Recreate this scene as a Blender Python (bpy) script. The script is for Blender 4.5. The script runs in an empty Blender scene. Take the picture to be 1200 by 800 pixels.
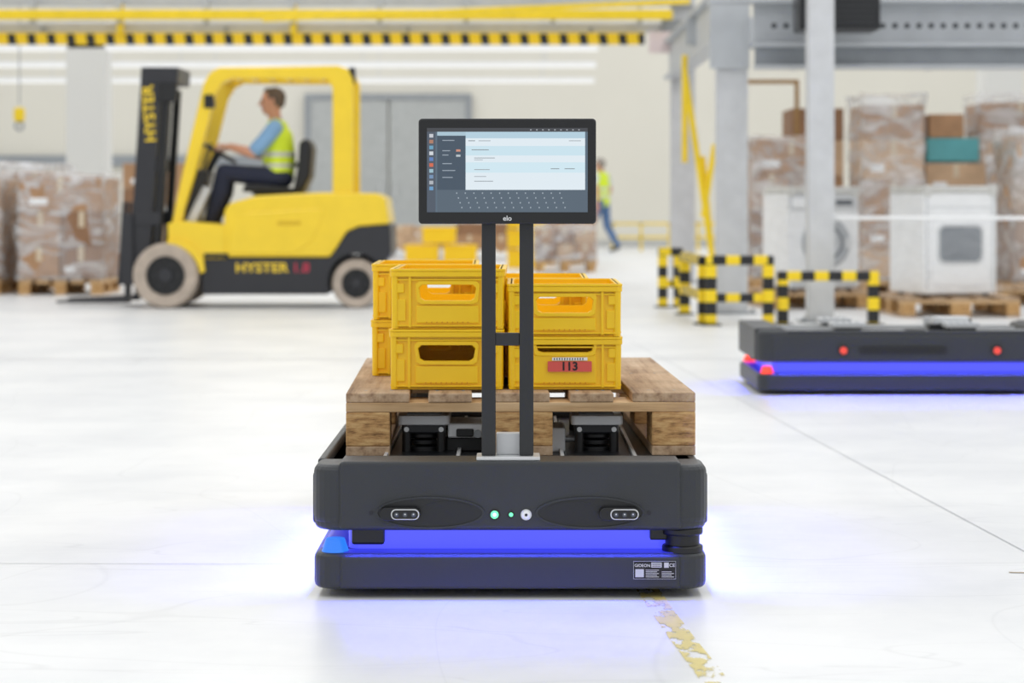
import bpy, bmesh, math, random
import numpy as np
from mathutils import Vector, Matrix, noise
from mathutils.geometry import tessellate_polygon
random.seed(4)
scene = bpy.context.scene
COL = scene.collection
R = math.radians

# ------------------------------------------------------------------ materials
def lin(c):
    return tuple(((x/255)/12.92 if x/255 <= 0.04045 else ((x/255+0.055)/1.055)**2.4) for x in c)

def mat(name, rgb, rough=0.5, metal=0.0, var=0.06, scale=8.0, bump=0.0, bscale=60.0, emit=0.0, ecol=None, spec=None, coat=0.0, sss=0.0):
    m = bpy.data.materials.new(name); m.use_nodes = True
    nt = m.node_tree; b = nt.nodes['Principled BSDF']
    c = lin(rgb)
    tc = nt.nodes.new('ShaderNodeTexCoord')
    nz = nt.nodes.new('ShaderNodeTexNoise'); nz.inputs['Scale'].default_value = scale; nz.inputs['Detail'].default_value = 4
    nt.links.new(tc.outputs['Object'], nz.inputs['Vector'])
    rp = nt.nodes.new('ShaderNodeValToRGB')
    rp.color_ramp.elements[0].position = 0.3; rp.color_ramp.elements[1].position = 0.7
    rp.color_ramp.elements[0].color = tuple(max(0, x*(1-var)) for x in c)+(1,)
    rp.color_ramp.elements[1].color = tuple(min(1, x*(1+var)) for x in c)+(1,)
    nt.links.new(nz.outputs['Fac'], rp.inputs['Fac'])
    nt.links.new(rp.outputs['Color'], b.inputs['Base Color'])
    b.inputs['Roughness'].default_value = rough
    b.inputs['Metallic'].default_value = metal
    if spec is not None: b.inputs['Specular IOR Level'].default_value = spec
    if coat: b.inputs['Coat Weight'].default_value = coat; b.inputs['Coat Roughness'].default_value = 0.1
    if sss: b.inputs['Transmission Weight'].default_value = 0; b.inputs['Subsurface Weight'].default_value = sss; b.inputs['Subsurface Radius'].default_value = (.01, .006, .001)
    if bump > 0:
        n2 = nt.nodes.new('ShaderNodeTexNoise'); n2.inputs['Scale'].default_value = bscale
        nt.links.new(tc.outputs['Object'], n2.inputs['Vector'])
        bp = nt.nodes.new('ShaderNodeBump'); bp.inputs['Strength'].default_value = bump; bp.inputs['Distance'].default_value = 0.01
        nt.links.new(n2.outputs['Fac'], bp.inputs['Height']); nt.links.new(bp.outputs['Normal'], b.inputs['Normal'])
    if emit > 0:
        b.inputs['Emission Color'].default_value = (lin(ecol) if ecol else c)+(1,)
        b.inputs['Emission Strength'].default_value = emit
    return m

def stripe_mat(name, ca, cb, period, ratio=0.5, slant=0.0, axis='XZ'):
    m = mat(name, ca, 0.5); nt = m.node_tree; b = nt.nodes['Principled BSDF']
    tc = nt.nodes.new('ShaderNodeTexCoord'); sp = nt.nodes.new('ShaderNodeSeparateXYZ')
    nt.links.new(tc.outputs['Object'], sp.inputs[0])
    def M(op, a, v=None, bsock=None):
        n = nt.nodes.new('ShaderNodeMath'); n.operation = op
        nt.links.new(a, n.inputs[0])
        if bsock is not None: nt.links.new(bsock, n.inputs[1])
        elif v is not None: n.inputs[1].default_value = v
        return n.outputs[0]
    a = sp.outputs[axis[0]]
    s = M('ADD', a, bsock=M('MULTIPLY', sp.outputs[axis[1]], slant))
    f = M('LESS_THAN', M('FRACT', M('DIVIDE', s, period)), ratio)
    mx = nt.nodes.new('ShaderNodeMix'); mx.data_type = 'RGBA'
    mx.inputs[6].default_value = lin(ca)+(1,); mx.inputs[7].default_value = lin(cb)+(1,)
    nt.links.new(f, mx.inputs[0]); nt.links.new(mx.outputs[2], b.inputs['Base Color'])
    return m

def wood_mat(name, c1, c2, sc=(60, 3, 60), c3=None):
    m = mat(name, c1, 0.75); nt = m.node_tree; b = nt.nodes['Principled BSDF']
    tc = nt.nodes.new('ShaderNodeTexCoord'); mp = nt.nodes.new('ShaderNodeMapping')
    mp.inputs['Scale'].default_value = sc
    nt.links.new(tc.outputs['Object'], mp.inputs[0])
    n1 = nt.nodes.new('ShaderNodeTexNoise'); n1.inputs['Scale'].default_value = 1; n1.inputs['Detail'].default_value = 8; n1.inputs['Roughness'].default_value = .65
    nt.links.new(mp.outputs[0], n1.inputs['Vector'])
    rp = nt.nodes.new('ShaderNodeValToRGB')
    e = rp.color_ramp.elements; e[0].position = .30; e[1].position = .68
    e[0].color = lin(c2)+(1,); e[1].color = lin(c1)+(1,)
    if c3: q = e.new(.48); q.color = lin(c3)+(1,)
    nt.links.new(n1.outputs['Fac'], rp.inputs[0])
    n2 = nt.nodes.new('ShaderNodeTexNoise'); n2.inputs['Scale'].default_value = 5; n2.inputs['Detail'].default_value = 3
    nt.links.new(tc.outputs['Object'], n2.inputs['Vector'])
    r2 = nt.nodes.new('ShaderNodeValToRGB'); r2.color_ramp.elements[0].position = .35; r2.color_ramp.elements[0].color = (.76, .74, .72, 1)
    r2.color_ramp.elements[1].position = .6; r2.color_ramp.elements[1].color = (1, 1, 1, 1)
    nt.links.new(n2.outputs['Fac'], r2.inputs[0])
    mx = nt.nodes.new('ShaderNodeMix'); mx.data_type = 'RGBA'; mx.blend_type = 'MULTIPLY'; mx.inputs[0].default_value = 1
    nt.links.new(rp.outputs[0], mx.inputs[6]); nt.links.new(r2.outputs[0], mx.inputs[7])
    nt.links.new(mx.outputs[2], b.inputs['Base Color'])
    bp = nt.nodes.new('ShaderNodeBump'); bp.inputs['Strength'].default_value = .5; bp.inputs['Distance'].default_value = .003
    nt.links.new(n1.outputs['Fac'], bp.inputs['Height']); nt.links.new(bp.outputs[0], b.inputs['Normal'])
    return m

def film_mat(name, lo, hi, sc):
    m = bpy.data.materials.new(name); m.use_nodes = True; nt = m.node_tree
    nt.nodes.clear()
    out = nt.nodes.new('ShaderNodeOutputMaterial'); mix = nt.nodes.new('ShaderNodeMixShader')
    tr = nt.nodes.new('ShaderNodeBsdfTransparent'); pr = nt.nodes.new('ShaderNodeBsdfPrincipled')
    pr.inputs['Base Color'].default_value = (.85, .87, .9, 1); pr.inputs['Roughness'].default_value = .2
    tc = nt.nodes.new('ShaderNodeTexCoord'); mp = nt.nodes.new('ShaderNodeMapping'); mp.inputs['Scale'].default_value = sc
    nt.links.new(tc.outputs['Object'], mp.inputs[0])
    nz = nt.nodes.new('ShaderNodeTexNoise'); nz.inputs['Scale'].default_value = 1; nz.inputs['Detail'].default_value = 6; nz.inputs['Distortion'].default_value = .8
    nt.links.new(mp.outputs[0], nz.inputs['Vector'])
    rp = nt.nodes.new('ShaderNodeValToRGB'); e = rp.color_ramp.elements
    e[0].position = .42; e[0].color = (lo, lo, lo, 1); e[1].position = .68; e[1].color = (hi, hi, hi, 1)
    nt.links.new(nz.outputs['Fac'], rp.inputs[0]); nt.links.new(rp.outputs[0], mix.inputs[0])
    bp = nt.nodes.new('ShaderNodeBump'); bp.inputs['Distance'].default_value = .04; bp.inputs['Strength'].default_value = .7
    nt.links.new(nz.outputs['Fac'], bp.inputs['Height']); nt.links.new(bp.outputs[0], pr.inputs['Normal'])
    nt.links.new(tr.outputs[0], mix.inputs[1]); nt.links.new(pr.outputs[0], mix.inputs[2]); nt.links.new(mix.outputs[0], out.inputs[0])
    return m

def emis(name, rgb, s=1.0):
    m = bpy.data.materials.new(name); m.use_nodes = True; nt = m.node_tree
    b = nt.nodes['Principled BSDF']; b.inputs['Base Color'].default_value = (.01, .01, .01, 1)
    b.inputs['Roughness'].default_value = .3
    b.inputs['Emission Color'].default_value = lin(rgb)+(1,); b.inputs['Emission Strength'].default_value = s
    return m

M_ = {}
M_['robot'] = mat('robot_shell_plastic', (48, 51, 55), .42, bump=.12, bscale=500, var=.05)
M_['robot_dark'] = mat('robot_dark_plastic', (28, 30, 34), .35)
M_['recess_shade'] = mat('robot_recess_shade', (31, 33, 36), .3)  # shell plastic darkened to paint in the shade of the pod hollows
M_['black'] = mat('black_plastic', (20, 21, 23), .4)
M_['blackmetal'] = mat('black_powder_coat', (36, 38, 41), .38, bump=.05, bscale=300)
M_['silver'] = mat('brushed_aluminium', (218, 220, 221), .35, metal=.35)
M_['yellow'] = mat('yellow_crate_plastic', (255, 207, 16), .34, var=.04, scale=14)
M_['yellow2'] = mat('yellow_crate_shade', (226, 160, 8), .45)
M_['flyellow'] = mat('forklift_yellow_paint', (248, 212, 42), .35, var=.03, coat=.3)
M_['flblack'] = mat('forklift_black_paint', (42, 43, 48), .4)
M_['tyre'] = mat('nonmarking_tyre_rubber', (186, 172, 158), .8, var=.15, scale=12)
M_['wood'] = wood_mat('pallet_top_wood', (212, 186, 156), (142, 112, 86), (45, 3, 45), (192, 162, 130))
M_['woodx'] = wood_mat('pallet_cross_wood', (226, 194, 152), (174, 136, 96), (3, 45, 60), (212, 176, 130))
M_['block'] = wood_mat('pallet_block_wood', (222, 186, 130), (116, 82, 48), (26, 60, 120), (194, 150, 96))
M_['card'] = mat('cardboard', (176, 138, 104), .8, var=.12)
M_['card2'] = mat('cardboard_dark', (146, 110, 82), .8, var=.12)
M_['card3'] = mat('cardboard_light', (203, 172, 140), .8, var=.1)
M_['tape'] = mat('packing_tape', (212, 196, 170), .3)
M_['teal'] = mat('teal_box', (96, 172, 178), .6)
M_['film'] = film_mat('stretch_film', .16, .66, (4, 4, 9))
M_['film3'] = film_mat('milky_film', .30, .88, (3, 3, 6))
M_['film2'] = film_mat('thin_film', .03, .16, (3, 3, 9))
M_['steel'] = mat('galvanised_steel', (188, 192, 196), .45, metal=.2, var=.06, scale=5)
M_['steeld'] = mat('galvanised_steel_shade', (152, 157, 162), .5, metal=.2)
M_['post'] = mat('post_grey_paint', (206, 208, 211), .5)
M_['white'] = mat('white_enamel', (244, 245, 246), .3, var=.02)
M_['offwhite'] = mat('offwhite_plastic', (206, 208, 210), .4, var=.02)
M_['ring'] = mat('grey_door_ring', (172, 176, 180), .35)
M_['hole'] = mat('dark_hole', (70, 73, 78), .8)
M_['glass'] = mat('dark_glass', (84, 90, 98), .1)
M_['yellowpaint'] = mat('safety_yellow_paint', (248, 214, 36), .45)
M_['haz'] = stripe_mat('hazard_stripe', (246, 208, 20), (30, 30, 32), .205, .42, .15)
M_['hazv'] = stripe_mat('hazard_stripe_vertical', (248, 214, 24), (30, 30, 32), .17, .5, .0, 'ZX')
M_['hazh'] = stripe_mat('hazard_stripe_rail', (248, 214, 24), (30, 30, 32), .19, .5, .0, 'XZ')
M_['skin'] = mat('skin', (205, 150, 122), .55, var=.04)
M_['hair'] = mat('grey_brown_hair', (98, 84, 74), .8, var=.2, scale=60)
M_['hairg'] = mat('grey_hair', (150, 142, 134), .8, var=.2, scale=60)
M_['eye'] = mat('eye_dark', (40, 32, 30), .2)
M_['lip'] = mat('lips', (176, 104, 92), .5)
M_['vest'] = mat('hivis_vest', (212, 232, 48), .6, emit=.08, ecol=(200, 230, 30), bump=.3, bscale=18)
M_['reflect'] = mat('reflective_band', (206, 210, 206), .35)
M_['shirt'] = mat('light_blue_shirt', (128, 168, 206), .8, bump=.3, bscale=20)
M_['navy'] = mat('navy_trousers', (38, 44, 66), .8, bump=.3, bscale=18)
M_['jeans'] = mat('blue_jeans', (86, 116, 158), .85, bump=.3, bscale=18)
M_['shoe'] = mat('black_shoes', (34, 34, 36), .6)

# ------------------------------------------------------------------ geometry helpers
def group(name, loc=(0, 0, 0), rz=0.0):
    e = bpy.data.objects.new(name, None); e.empty_display_size = .1
    COL.objects.link(e); e.location = loc; e.rotation_euler = (0, 0, rz)
    return e

def addmesh(parent, name, verts, faces, m, bevel=0, seg=2, smooth=False, angle=35):
    me = bpy.data.meshes.new(name); me.from_pydata([tuple(v) for v in verts], [], faces)
    bm = bmesh.new(); bm.from_mesh(me); bmesh.ops.recalc_face_normals(bm, faces=bm.faces); bm.to_mesh(me); bm.free()
    me.update()
    if m: me.materials.append(m)
    o = bpy.data.objects.new(name, me); COL.objects.link(o)
    if parent: o.parent = parent
    if smooth:
        for p in me.polygons: p.use_smooth = True
        me.set_sharp_from_angle(angle=R(angle))
    if bevel:
        b = o.modifiers.new('bevel', 'BEVEL'); b.width = bevel; b.segments = seg; b.limit_method = 'ANGLE'; b.angle_limit = R(30)
    return o

def box(parent, name, x, y, z, m, bevel=0, seg=2):
    (x0, x1), (y0, y1), (z0, z1) = x, y, z
    cx, cy, cz = (x0+x1)/2, (y0+y1)/2, (z0+z1)/2
    v = [(a-cx, b-cy, c-cz) for a in (x0, x1) for b in (y0, y1) for c in (z0, z1)]
    f = [(0, 1, 3, 2), (4, 6, 7, 5), (0, 4, 5, 1), (2, 3, 7, 6), (0, 2, 6, 4), (1, 5, 7, 3)]
    o = addmesh(parent, name, v, f, m, bevel, seg); o.location = (cx, cy, cz)
    return o

AX = {'y': lambda a, b, c: (a, c, b), 'z': lambda a, b, c: (a, b, c), 'x': lambda a, b, c: (c, a, b)}
def prism(parent, name, outer, axis, lo, hi, m, bevel=0, holes=(), seg=2, smooth=False):
    """extrude a 2-D outline (with optional holes) along an axis; y: (x,z) outline, z: (x,y), x: (y,z)"""
    loops = [list(outer)]+[list(h) for h in holes]
    flat = [p for l in loops for p in l]; n = len(flat); fn = AX[axis]
    verts = [fn(p[0], p[1], lo) for p in flat]+[fn(p[0], p[1], hi) for p in flat]
    faces = []
    if holes:
        tris = tessellate_polygon([[Vector((p[0], p[1], 0)) for p in l] for l in loops])
        for t in tris: faces.append(tuple(t)); faces.append(tuple(i+n for i in reversed(t)))
    else:
        faces.append(tuple(range(n))); faces.append(tuple(range(2*n-1, n-1, -1)))
    k = 0
    for l in loops:
        L = len(l)
        for i in range(L):
            a = k+i; b = k+(i+1) % L
            faces.append((a, b, b+n, a+n))
        k += L
    return addmesh(parent, name, verts, faces, m, bevel, seg, smooth)

def rrect(x0, x1, y0, y1, r, n=6, rs=None):
    """rounded rectangle; rs = radii of the +x+y, -x+y, -x-y, +x-y corners"""
    rs = rs or (r, r, r, r)
    pts = []
    for k, (sx, sy, a0) in enumerate(((1, 1, 0), (-1, 1, 90), (-1, -1, 180), (1, -1, 270))):
        q = rs[k]; X = x1 if sx > 0 else x0; Y = y1 if sy > 0 else y0
        if q < 1e-6: pts.append((X, Y)); continue
        for i in range(n+1):
            a = R(a0+90*i/n); pts.append((X-sx*q+q*math.cos(a), Y-sy*q+q*math.sin(a)))
    return pts

def ellipse(cx, cy, rx, ry, n=28):
    return [(cx+rx*math.cos(2*math.pi*i/n), cy+ry*math.sin(2*math.pi*i/n)) for i in range(n)]

def cyl(parent, name, p0, p1, r, m, r2=None, n=24, bevel=0):
    p0 = Vector(p0); p1 = Vector(p1); r2 = r if r2 is None else r2
    d = (p1-p0).normalized(); a = d.orthogonal().normalized(); b = d.cross(a)
    v = []
    for p, rr in ((p0, r), (p1, r2)):
        for i in range(n):
            t = 2*math.pi*i/n; v.append(p+a*rr*math.cos(t)+b*rr*math.sin(t))
    f = [(i, (i+1) % n, (i+1) % n+n, i+n) for i in range(n)]+[tuple(range(n-1, -1, -1)), tuple(range(n, 2*n))]
    return addmesh(parent, name, v, f, m, bevel, 2, True)

def revolve(parent, name, prof, c, m, n=40, axis='y'):
    v = []; k = len(prof)
    for i in range(n):
        t = 2*math.pi*i/n
        for r, o in prof:
            if axis == 'y': v.append((c[0]+r*math.cos(t), c[1]+o, c[2]+r*math.sin(t)))
            elif axis == 'z': v.append((c[0]+r*math.cos(t), c[1]+r*math.sin(t), c[2]+o))
            else: v.append((c[0]+o, c[1]+r*math.cos(t), c[2]+r*math.sin(t)))
    f = []
    for i in range(n):
        j = (i+1) % n
        for q in range(k):
            w = (q+1) % k
            f.append((i*k+q, j*k+q, j*k+w, i*k+w))
    return addmesh(parent, name, v, f, m, 0, 2, True)

def text(parent, name, s, loc, size, m, rot=(R(90), 0, 0), ext=.0008, align='CENTER', sx=1.0, bold=0.0):
    cu = bpy.data.curves.new(name, 'FONT'); cu.body = s; cu.size = size; cu.extrude = ext; cu.offset = bold
    cu.align_x = align; cu.align_y = 'CENTER'; cu.materials.append(m)
    o = bpy.data.objects.new(name, cu); COL.objects.link(o); o.parent = parent
    o.location = loc; o.rotation_euler = rot; o.scale = (sx, 1, 1)
    return o

# ------------------------------------------------------------------ room shell
def floor():
    m = mat('polished_concrete', (236, 237, 238), .36, var=.02, scale=.6)
    nt = m.node_tree; b = nt.nodes['Principled BSDF']
    tc = nt.nodes['Texture Coordinate']
    n1 = nt.nodes.new('ShaderNodeTexNoise'); n1.inputs['Scale'].default_value = 1.3; n1.inputs['Detail'].default_value = 9; n1.inputs['Roughness'].default_value = .62
    nt.links.new(tc.outputs['Object'], n1.inputs['Vector'])
    rp = nt.nodes.new('ShaderNodeValToRGB'); e = rp.color_ramp.elements
    e[0].position = .3; e[0].color = lin((224, 226, 228))+(1,); e[1].position = .6; e[1].color = lin((241, 242, 242))+(1,)
    nt.links.new(n1.outputs['Fac'], rp.inputs[0])
    last = rp.outputs[0]
    for sc, rot, depth in (((.5, 3.0, 1), .5, .91), ((.35, 1.6, 1), -.35, .93), ((1.2, .4, 1), .2, .94)):
        mp = nt.nodes.new('ShaderNodeMapping'); mp.inputs['Scale'].default_value = sc; mp.inputs['Rotation'].default_value = (0, 0, rot)
        nt.links.new(tc.outputs['Object'], mp.inputs[0])
        w = nt.nodes.new('ShaderNodeTexNoise'); w.inputs['Scale'].default_value = 1.1; w.inputs['Detail'].default_value = 1; w.inputs['Distortion'].default_value = .6
        nt.links.new(mp.outputs[0], w.inputs['Vector'])
        r2 = nt.nodes.new('ShaderNodeValToRGB'); q = r2.color_ramp.elements
        q[0].position = .497; q[0].color = (1, 1, 1, 1); q[1].position = .503; q[1].color = (1, 1, 1, 1)
        c = q.new(.5); c.color = (depth, depth, depth, 1)
        nt.links.new(w.outputs['Fac'], r2.inputs[0])
        mx = nt.nodes.new('ShaderNodeMix'); mx.data_type = 'RGBA'; mx.blend_type = 'MULTIPLY'; mx.inputs[0].default_value = 1
        nt.links.new(last, mx.inputs[6]); nt.links.new(r2.outputs[0], mx.inputs[7]); last = mx.outputs[2]
    nt.links.new(last, b.inputs['Base Color'])
    addmesh(None, 'floor', [(-16, -4, 0), (16, -4, 0), (16, 44, 0), (-16, 44, 0)], [(0, 1, 2, 3)], m)
floor()
wallm = mat('painted_wall', (226, 223, 212), .8, var=.02, scale=.5)
wallg = mat('painted_wall_grey', (218, 218, 214), .8, var=.02, scale=.5)
box(None, 'wall_back', (-16, 16), (44, 44.2), (0, 7), wallm)
box(None, 'wall_left', (-16.2, -16), (-4, 44.2), (0, 7), wallm)
box(None, 'wall_right', (16, 16.2), (-4, 44.2), (0, 7), wallm)
box(None, 'baseboard_back', (-16, 16), (43.95, 44), (0, .14), mat('baseboard_grey', (190, 190, 186), .7))
dm = mat('grey_door_paint', (178, 181, 180), .6)
g = group('door_1', (0, 43.9, 0))
box(g, 'leaf_1', (-3.85, -2.37), (-.02, .08), (0, 2.82), dm, .01)
box(g, 'leaf_2', (-2.33, -.87), (-.02, .08), (0, 2.82), dm, .01)
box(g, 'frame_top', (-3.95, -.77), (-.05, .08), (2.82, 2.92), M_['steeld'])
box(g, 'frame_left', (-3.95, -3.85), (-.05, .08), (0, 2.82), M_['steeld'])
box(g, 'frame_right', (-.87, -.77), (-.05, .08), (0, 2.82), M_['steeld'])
for x in (-2.5, -2.2): cyl(g, 'handle', (x, -.07, .95), (x, -.07, 1.2), .02, M_['silver'])
for i, x in enumerate((-5.55, 6.4)):
    box(None, 'column', (x-.26, x+.26), (30, 30.5), (0, 7), wallg, .02)
box(None, 'trim_1', (-16, -4.3), (43.9, 44), (1.55, 1.75), M_['steeld'])

def worn_line(name, pts, w, rgb, thr=.52, scale=26):
    m = bpy.data.materials.new(name); m.use_nodes = True; nt = m.node_tree
    b = nt.nodes['Principled BSDF']; b.inputs['Roughness'].default_value = .6
    tc = nt.nodes.new('ShaderNodeTexCoord')
    mp = nt.nodes.new('ShaderNodeMapping'); mp.inputs['Scale'].default_value = (1.0, .5, 1); nt.links.new(tc.outputs['Object'], mp.inputs[0])
    nz = nt.nodes.new('ShaderNodeTexNoise'); nz.inputs['Scale'].default_value = scale; nz.inputs['Detail'].default_value = 5; nz.inputs['Roughness'].default_value = .55
    nt.links.new(mp.outputs[0], nz.inputs['Vector'])
    rp = nt.nodes.new('ShaderNodeValToRGB'); e = rp.color_ramp.elements
    e[0].position = thr; e[0].color = (0, 0, 0, 1); e[1].position = thr+.04; e[1].color = (.85, .85, .85, 1)
    nt.links.new(nz.outputs['Fac'], rp.inputs[0]); nt.links.new(rp.outputs[0], b.inputs['Alpha'])
    r3_ = nt.nodes.new('ShaderNodeValToRGB'); q = r3_.color_ramp.elements
    q[0].position = .4; q[0].color = lin(tuple(int(c*.90) for c in rgb))+(1,); q[1].position = .7; q[1].color = lin(rgb)+(1,)
    nt.links.new(nz.outputs['Fac'], r3_.inputs[0]); nt.links.new(r3_.outputs[0], b.inputs['Base Color'])
    v = []; f = []
    for i, (x, y) in enumerate(pts): v += [(x-w/2, y, .0015), (x+w/2, y, .0015)]
    for i in range(len(pts)-1): f.append((2*i, 2*i+1, 2*i+3, 2*i+2))
    addmesh(None, name, v, f, m)
worn_line('worn_floor_line', [(.385, 3.2), (.365, 3.9), (.350, 4.15), (.330, 4.42), (.312, 4.7), (.295, 5.0), (.27, 5.6), (.2, 7.4), (.1, 10)], .05, (240, 224, 148), .475, 20)
jm = mat('floor_joint_dark', (192, 194, 197), .9)
def strip(name, a, b, w, m):
    a = Vector(a); b = Vector(b); d = (b-a).normalized(); n = Vector((-d.y, d.x))*w/2
    addmesh(None, name, [(a.x-n.x, a.y-n.y, .0012), (a.x+n.x, a.y+n.y, .0012), (b.x+n.x, b.y+n.y, .0012), (b.x-n.x, b.y-n.y, .0012)], [(0, 1, 2, 3)], m)
strip('floor_joint', (.72, 14), (1.38, 3.2), .0035, jm)
strip('floor_joint', (-8, 5.5), (-.5, 5.36), .004, mat('floor_joint_faint', (218, 219, 221), .9))
strip('floor_joint', (-10, 12.4), (9, 12.4), .02, mat('floor_joint_faint2', (212, 214, 217), .9))
strip('floor_stain', (1.13, 5.24), (1.28, 5.22), .010, mat('floor_stain_brown', (180, 164, 138), .9))

# ------------------------------------------------------------------ mobile robot
BLUE = emis('blue_led_band', (74, 80, 250), 1.25)
BLUE2 = emis('blue_skirt_glow', (34, 42, 190), 1.0)  # emissive colour standing in for LED light falling on the skirt top
CYAN = emis('cyan_led', (44, 130, 250), 1.0)
RED = emis('red_led', (255, 60, 40), 2.0)
REDL = emis('red_side_lamp', (240, 70, 56), 1.1)
GREEN = emis('green_led', (110, 255, 180), 1.6)
def robot(name, loc, rz, L, lift_z, red_corner=False, rail_len=None, glow=1.0):
    g = group(name, loc, rz); W = .42; H = L/2
    rail_len = rail_len or (L-.26)
    prism(g, 'skirt', rrect(-W, W, -H, H, .05), 'z', .018, .094, M_['robot'], .012, seg=3)
    box(g, 'skirt_front_panel', (-.362, .362), (-H-.004, -H+.05), (.02, .09), M_['robot'], .006)
    prism(g, 'recess_core', rrect(-W+.075, W-.075, -H+.075, H-.075, .03), 'z', .08, .15, M_['robot_dark'])
    prism(g, 'led_band', rrect(-W+.07, W-.07, -H+.07, H-.07, .03), 'z', .095, .145, BLUE, holes=[rrect(-W+.078, W-.078, -H+.078, H-.078, .03)])
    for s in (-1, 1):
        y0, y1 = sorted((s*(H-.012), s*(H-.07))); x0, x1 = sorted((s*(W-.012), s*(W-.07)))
        box(g, 'skirt_glow_end', (-.355, .355), (y0, y1), (.090, .0955), BLUE2, .001)  # added glowing strip imitates blue light on the skirt, end faces
        box(g, 'skirt_glow_side', (x0, x1), (-H+.09, H-.09), (.090, .0955), BLUE2, .001)  # same painted glow along the long sides of the skirt
    prism(g, 'body', rrect(-W, W, -H, H, .055), 'z', .143, .262, M_['robot'], .014, seg=4)
    for s in (-1, 1):
        y0, y1 = sorted((s*(H+.001), s*(H-.14)))
        rs = (0, 0, .052, .052) if s < 0 else (.052, .052, 0, 0)
        prism(g, 'end_cover', rrect(-W-.0015, W+.0015, y0, y1, .052, 6, rs), 'z', .152, .283, M_['robot'], .018, seg=4)
        y0, y1 = sorted((s*(H+.007), s*(H-.12)))
        box(g, 'end_panel', (-.364, .364), (y0, y1), (.146, .291), M_['robot'], .009, 3)
    box(g, 'side_rail', (-W, -W+.02), (-H+.13, -H+.13+rail_len), (.25, .283), M_['robot'], .006, 3)
    for s in (-1, 1):
        box(g, 'deck_channel', (s*.2-.075, s*.2+.075), (-H+.16, H-.16), (.258, .266), M_['robot_dark'], .003)
        for e in (-.082, .082):
            box(g, 'channel_rail', (s*.2+e-.004, s*.2+e+.004), (-H+.18, H-.16), (.262, .272), M_['silver'], .001)
        for yy in (-H+.49, H-.42):
            for k in range(4):
                cyl(g, 'lift_bellows', (s*.2, yy, .264+k*(lift_z-.29)/4), (s*.2, yy, .264+(k+.7)*(lift_z-.29)/4), .046-.004*(k % 2), M_['black'], bevel=.002)
            for t in (-1, 1):
                cyl(g, 'lift_spring', (s*.2+t*.040, yy-.05, .266), (s*.2+t*.040, yy-.05, lift_z-.02), .011, M_['black'], n=14)
                cyl(g, 'lift_pin', (s*.2+t*.040, yy-.063, lift_z-.035), (s*.2+t*.040, yy-.05, lift_z-.035), .006, M_['silver'], n=10)
            box(g, 'lift_neck', (s*.2-.050, s*.2+.050), (yy-.06, yy+.055), (lift_z-.045, lift_z-.019), M_['robot_dark'], .004)
            prism(g, 'lift_plate', rrect(s*.2-.060, s*.2+.060, yy-.075, yy+.075, .012), 'z', lift_z-.024, lift_z-.002, M_['offwhite'], .003)
            for q in range(4): box(g, 'plate_grip', (s*.2-.04, s*.2+.04), (yy-.05+q*.03, yy-.04+q*.03), (lift_z-.003, lift_z), M_['steeld'])
    box(g, 'actuator', (-.145, -.06), (-H+.44, -H+.60), (.296, .330), M_['silver'], .004)
    box(g, 'actuator_base', (-.150, -.055), (-H+.46, -H+.62), (.262, .296), M_['black'], .004)
    box(g, 'actuator_end', (-.125, -.085), (-H+.425, -H+.44), (.300, .318), M_['black'], .003)
    cyl(g, 'actuator_knob', (-.075, -H+.43, .306), (-.075, -H+.44, .306), .009, M_['steeld'])
    box(g, 'bracket', (.09, .128), (-H+.45, -H+.6), (.262, .318), M_['offwhite'], .004)
    cyl(g, 'cross_shaft', (-.18, -H+.53, .285), (.18, -H+.53, .285), .008, M_['silver'])
    for q in range(6): cyl(g, 'cable', (-.15+q*.02, -H+.64, .268), (-.05+q*.02, -H+.9, .268), .005, M_['black'], n=8)
    F = -H-.007
    for s in (-1, 1):
        cx = s*.17; z = .183
        prism(g, 'pod_rim', ellipse(cx, z, .116, .0345, 44), 'y', F-.004, F+.01, M_['robot'], .002, holes=[ellipse(cx, z, .111, .030, 44)])
        prism(g, 'pod_shade', ellipse(cx, z, .1115, .0305, 44), 'y', F-.0008, F+.01, M_['recess_shade'])  # nearly flat inset; its darker colour paints the hollow's shade
        prism(g, 'pod_shade_deep', ellipse(cx-s*.035, z-.001, .062, .026, 36), 'y', F-.0016, F+.01, M_['robot_dark'])  # darker oval paints deeper shade, without real depth
        c2 = s*.232
        prism(g, 'camera_body', rrect(c2-.044, c2+.042, z-.0145, z+.0135, .0138), 'y', F-.022, F, M_['black'], .002)
        prism(g, 'camera_bezel', rrect(c2-.020, c2+.040, z-.0120, z+.0105, .0105), 'y', F-.0245, F-.018, M_['silver'], .001)
        prism(g, 'camera_face', rrect(c2-.0175, c2+.0375, z-.0098, z+.0083, .0085), 'y', F-.0255, F-.020, M_['black'])
        for dx in (-.008, .010, .028):
            cyl(g, 'lens', (c2+dx, F-.0268, z-.001), (c2+dx, F-.0235, z-.001), .0048, M_['glass'], n=16)
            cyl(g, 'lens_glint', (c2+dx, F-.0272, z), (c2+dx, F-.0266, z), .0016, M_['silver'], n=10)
    cyl(g, 'status_led', (-.033, F-.003, .179), (-.033, F+.003, .179), .0085, GREEN)
    cyl(g, 'status_led_core', (-.033, F-.0036, .179), (-.033, F-.003, .179), .004, emis('led_core', (225, 255, 240), 1.5))
    revolve(g, 'status_led_ring', [(.0085, -.002), (.0115, -.002), (.0115, .002), (.0085, .002)], (-.033, F, .179), M_['black'])
    cyl(g, 'small_led', (.002, F-.002, .179), (.002, F+.003, .179), .0045, GREEN)
    revolve(g, 'small_led_ring', [(.0045, -.002), (.007, -.002), (.007, .002), (.0045, .002)], (.002, F, .179), M_['black'])
    cyl(g, 'power_button', (.034, F-.006, .179), (.034, F+.003, .179), .0085, M_['white'], bevel=.001)
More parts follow.
